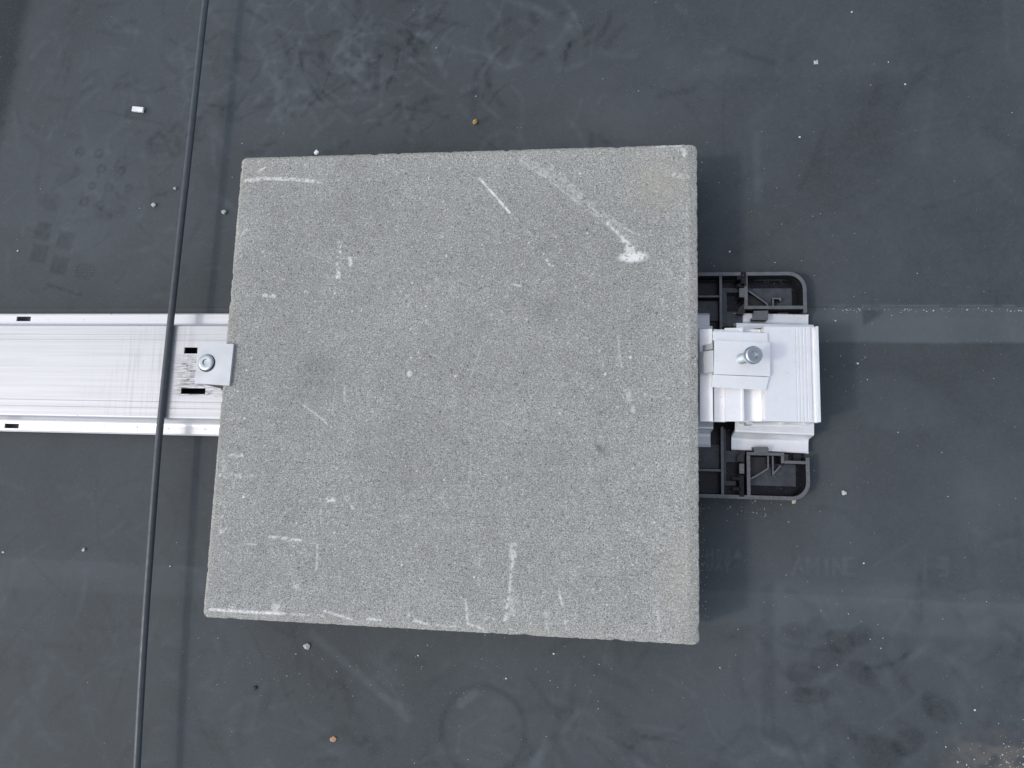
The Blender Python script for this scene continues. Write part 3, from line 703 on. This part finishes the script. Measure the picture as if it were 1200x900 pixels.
# latches between the tray halves
for o_, zs in ((1, ((480, 105, 512, 190), (455, 130, 482, 152), (458, 180, 500, 198))), (2, ((470, 640, 500, 775), (425, 650, 470, 668), (430, 715, 478, 735)))):
    for a, b, c, d_ in zs:
        p, q = Q(a, b, o_), Q(c, d_, o_)
        box('latch', M['plastic'], base, p[0], q[0], min(p[1], q[1]), max(p[1], q[1]), TF + .001, TZ + .0012, 0.0004)
for o_, (a, b, c, d_) in ((1, (472, 203, 522, 262)), (2, (472, 563, 520, 628))):
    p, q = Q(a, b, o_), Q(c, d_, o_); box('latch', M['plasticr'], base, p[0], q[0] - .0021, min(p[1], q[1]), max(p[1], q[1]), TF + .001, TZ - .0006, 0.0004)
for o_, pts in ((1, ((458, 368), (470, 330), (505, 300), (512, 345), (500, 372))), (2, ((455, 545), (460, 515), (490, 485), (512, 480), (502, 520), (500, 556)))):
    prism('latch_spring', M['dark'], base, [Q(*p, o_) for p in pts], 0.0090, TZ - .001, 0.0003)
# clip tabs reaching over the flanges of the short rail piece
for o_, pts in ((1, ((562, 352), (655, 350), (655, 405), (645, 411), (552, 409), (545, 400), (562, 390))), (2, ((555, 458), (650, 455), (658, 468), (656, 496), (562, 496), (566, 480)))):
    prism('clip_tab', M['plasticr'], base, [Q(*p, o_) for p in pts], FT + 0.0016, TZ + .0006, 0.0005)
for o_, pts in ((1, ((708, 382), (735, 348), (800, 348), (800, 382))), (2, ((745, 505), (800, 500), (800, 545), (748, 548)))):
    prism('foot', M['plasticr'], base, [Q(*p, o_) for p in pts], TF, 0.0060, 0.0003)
for o_, pts in ((1, ((815, 352), (890, 352), (890, 380), (815, 380))), (2, ((835, 500), (885, 500), (885, 545), (835, 545)))):
    prism('foot', M['dark'], base, [Q(*p, o_) for p in pts], TF, 0.0052, 0.0003)
# pads the rails rest on
for x0, x1 in ((0.12, 0.212), (0.242, 0.292)):
    for y in (0.0618, -0.041): box('rail_pad', M['plastic'], base, x0, x1, y - .004, y + .004, TF - .0001, FT - .0018, 0)

# ------------------------------------------------------------------ short rail piece and module support on it
piece = hat_rail('rail_piece', 'short pale aluminium rail piece clipped into the black support base', 0.2352, 0.2980, -0.0345, 0.0555, -0.0488, 0.0684,
                 [], [], [], M['alum'], M['alum'])
piece.rotation_euler = (0, 0, math.radians(-1.4))
sup = empty('module_support', (0.25, 0.009, WT)); tag(sup, 'pale aluminium module support with a raised bolt beside the paver', 'module support')
TP = 0.0585
prof = [(0.2030, .0480), (0.2128, .0500), (0.2130, .0440), (0.2140, .0440), (0.2142, .0485), (0.2222, .0470), (0.2224, .0530), (0.2345, .0540), (0.2347, .0562), (0.2361, .0562), (0.2363, .0470), (0.2440, .0480), (0.2516, .0500), (0.2518, TP)]
x = 0.2518; gro = []
for gx in (0.2762, 0.2788, 0.2814, 0.2840): gro += [(gx - .0005, TP), (gx - .0002, TP - .0006), (gx + .0004, TP - .0006), (gx + .0007, TP)]
prof += gro + [(0.2872, TP), (0.2876, TP - .0026), (0.2904, TP - .0020), (0.2912, TP + .0014), (0.2930, TP + .0014), (0.2930, .0500), (0.2908, .0500)]
under = [(0.2896, .0530), (0.2516, .0545), (0.2500, .0470), (0.2350, .0440), (0.2335, .0505), (0.2240, .0500), (0.2235, .0440), (0.2150, .0445), (0.2140, .0415), (0.2120, .0415), (0.2110, .0470), (0.2030, .0450)]
bm = bmesh.new(); add_extrude(bm, prof + under, 'y', -0.0290, 0.0468)
from_bm('top_profile', bm, M['alum'], sup)
for (x0, x1) in ((0.2370, 0.2395), (0.2700, 0.2725), (0.2880, 0.2905)):
    bm = bmesh.new(); add_box(bm, x0, x1, -0.0288, 0.0466, WT + .0022, 0.0475 if x0 < .25 else .0535); from_bm('upright', bm, M['alum'], sup, 0.0003)
bm = bmesh.new(); add_box(bm, 0.2368, 0.2910, -0.0288, 0.0466, WT + .0001, WT + .0022); from_bm('foot_plate', bm, M['alum'], sup, 0.0003)
# end notches
box('end_stop', M['alug'], sup, 0.2385, 0.2435, -0.0312, -0.0291, 0.040, 0.0520)
# clamp block across the grooves: two flanges and a middle plate
def quad(name, mat, pts, z0, z1, bev=0.0004): return prism(name, mat, sup, pts, z0, z1, bev)
quad('clamp_flange', M['alum'], [(0.2118, 0.0424), (0.2540, 0.0410), (0.2542, 0.0335), (0.2120, 0.0350)], TP + .0002, TP + .0022)
quad('clamp_plate', M['alum'], [(0.2128, 0.0347), (0.2555, 0.0330), (0.2550, 0.0062), (0.2120, 0.0074)], TP + .0002, TP + .0045)
quad('clamp_flange', M['alum'], [(0.2116, 0.0071), (0.2545, 0.0056), (0.2520, -0.0046), (0.2104, -0.0026)], TP + .0002, TP + .0026)
# bent arm reaching towards the paver
bm = bmesh.new()
for a, b in ((0.0093, 0.0268),):
    prof = [(0.2018, .0520), (0.2030, .0500), (0.2121, .0610), (0.2119, .0626)]
    add_extrude(bm, prof, 'y', a, b)
from_bm('bent_arm', bm, M['alug'], sup)
bm = bmesh.new(); add_extrude(bm, [(0.2050, .0502), (0.2117, .0600), (0.2117, .0502)], 'y', 0.0282, 0.0330); from_bm('arm_gusset', bm, M['alug'], sup)
b0 = Vector((0.2330, 0.0196, TP + .0045)); b1 = Vector((0.2366, 0.0178, 0.0880))
bsh = rod('bolt', M['steel'], sup, b0, b1, 0.0041)
bolt_head('bolt_head', M['steel'], bsh, b1, b1 - b0, 0.0068, 0.0062)

# ------------------------------------------------------------------ loose bits on the roof
def lump(name, mat, px, py, size, label, cat, group=None, squash=0.6, seed=0, flat=None, z=None):
    q = at(px, py, 0); zz = (0.0012 if q[1] > 0.078 else 0.0) if z is None else z; q = at(px, py, zz); rr = random.Random(seed + int(px) * 7 + int(py))
    bm = bmesh.new()
    if flat:
        w, h_, t, rot = flat; add_box(bm, -w / 2, w / 2, -h_ / 2, h_ / 2, 0, t); bmesh.ops.rotate(bm, verts=bm.verts, cent=(0, 0, 0), matrix=Matrix.Rotation(rot, 3, 'Z'))
    else:
        size *= 0.72; bmesh.ops.create_icosphere(bm, subdivisions=2, radius=size)
        ph = [rr.uniform(0, 6) for _ in range(6)]
        for v in bm.verts:
            n = v.co.normalized(); k = 1 + .22 * math.sin(3 * n.x + ph[0]) * math.sin(3.3 * n.y + ph[1]) + .18 * math.sin(4 * n.z + 5 * n.x + ph[2]) + rr.uniform(-.07, .07)
            v.co *= k; v.co.z *= squash; v.co.x *= 1 + .3 * math.sin(ph[3])
        zmin = min(v.co.z for v in bm.verts)
        for v in bm.verts: v.co.z -= zmin + size * 0.08
    o = from_bm(name, bm, mat); o.location = (q[0], q[1], zz); return tag(o, label, cat, group)
lump('plastic_chip', M['white'], 162.5, 129, 0, 'small white rectangular plastic chip lying on the membrane', 'chip', flat=(0.0120, 0.0050, 0.0022, -0.12))
lump('tan_crumb', M['tan'], 557, 143.5, 0.0036, 'small ochre brown crumb lying beyond the paver', 'crumb')
lump('leaf_scrap', M['brown'], 390.5, 866, 0.0032, 'tiny reddish brown leaf scrap on the membrane', 'leaf scrap', squash=.4)
lump('pebble', M['grit'], 263, 249, 0.0030, 'pale oval pebble between the cable and the paver', 'pebble')
lump('pebble', M['grit'], 180.5, 240.5, 0.0026, 'grey angular pebble beside the boot print', 'pebble')
lump('pebble', M['grit'], 205.5, 221, 0.0023, 'small grey pebble almost touching the cable', 'pebble')
lump('pebble', M['grit'], 956, 73.5, 0.0030, 'flat pale pebble flake lying far from the paver', 'pebble', squash=.3)
lump('pebble', M['grit'], 988.5, 577.5, 0.0030, 'whitish pebble near the rounded corner of the black base', 'pebble')
lump('pebble', M['beige'], 930, 587, 0.0034, 'beige pebble touching the edge of the black base', 'pebble')
lump('pebble', M['grit'], 360, 757, 0.0034, 'mottled grey pebble close to the paver edge', 'pebble')
lump('pebble', M['dark'], 299, 806, 0.0024, 'small black pebble on the membrane', 'pebble')
lump('pebble', M['grit'], 99, 644, 0.0025, 'round grey pebble on the pale membrane strip', 'pebble')
lump('pebble', M['white'], 371.5, 179.5, 0.0030, 'white stone chip lodged against the paver edge', 'pebble', z=0.0590)
for i, (x, y, s) in enumerate(((998, 14.5, .0022), (937, 161, .0022), (1060.5, 99, .0019), (1041, 73, .0016), (855, 295, .0018), (1005, 426, .0019), (979, 376, .0016), (558, 113, .0018), (4, 647, .0022), (21, 294, .0018), (649, 766, .0017), (593, 795, .0016), (490, 768, .0018), (1142, 832, .0019), (1012, 660, .0016), (199.5, 663.5, .0016))):
    lump('grit_grain', M['grit_w'], x, y, s * 0.55, 'tiny white grit grain lying loose on the membrane', 'grit', 'loose white grit grains', seed=i)

# fine grit nobody could count
V, Fc = [], []
r = np.random.default_rng(21)
def grain(x, y, s, z0):
    b = len(V); pts = r.normal(size=(6, 3)) * 0.18 + np.array([(1, 0, 0), (-1, 0, 0), (0, 1, 0), (0, -1, 0), (0, 0, 1), (0, 0, -1)])
    for p in pts * s * (1, 1, .7): V.append((x + p[0], y + p[1], z0 + p[2] + s * .4))
    for f in ((0, 2, 4), (2, 1, 4), (1, 3, 4), (3, 0, 4), (2, 0, 5), (1, 2, 5), (3, 1, 5), (0, 3, 5)): Fc.append(tuple(b + i for i in f))
def scatter(n, fx, fy, smin=.00022, smax=.0006):
    for _ in range(n):
        q = at(fx(), fy(), 0); s = smin + (smax - smin) * r.random() ** 3; grain(q[0], q[1], s, 0.0012 if q[1] > .0785 else 0.0)
scatter(330, lambda: r.uniform(-30, 1230), lambda: r.uniform(-30, 930))
scatter(110, lambda: r.normal(520, 120), lambda: r.normal(785, 28))
scatter(50, lambda: r.normal(900, 40), lambda: r.normal(240, 60)); scatter(50, lambda: r.normal(1000, 25), lambda: r.normal(400, 40))
scatter(45, lambda: r.normal(880, 25), lambda: r.normal(597, 8)); scatter(40, lambda: r.normal(910, 60), lambda: r.normal(700, 60)); scatter(50, lambda: r.normal(330, 60), lambda: r.normal(770, 30))
scatter(170, lambda: r.normal(1188, 34), lambda: r.normal(894, 16), .0003, .0009)
for _ in range(130):
    e_ = r.integers(0, 3); a = r.uniform(-.2, .2); o_ = abs(r.normal(0, .004))
    q = ((-.2 - o_, a * 1.0, 0), (a, -.2 - o_, 0), (.207 + o_, -.09 - abs(a) * .5, 0))[e_]; grain(q[0], q[1], r.uniform(.0002, .0005), 0.0)
scatter(60, lambda: r.uniform(965, 1210), lambda: r.normal(363.5, 1.2), .0003, .0008)
me = bpy.data.meshes.new('grit'); me.from_pydata(V, [], Fc); me.update()
o = link('grit', me, M['grit']); tag(o, 'fine pale grit scattered over the black membrane', 'grit', kind='stuff')
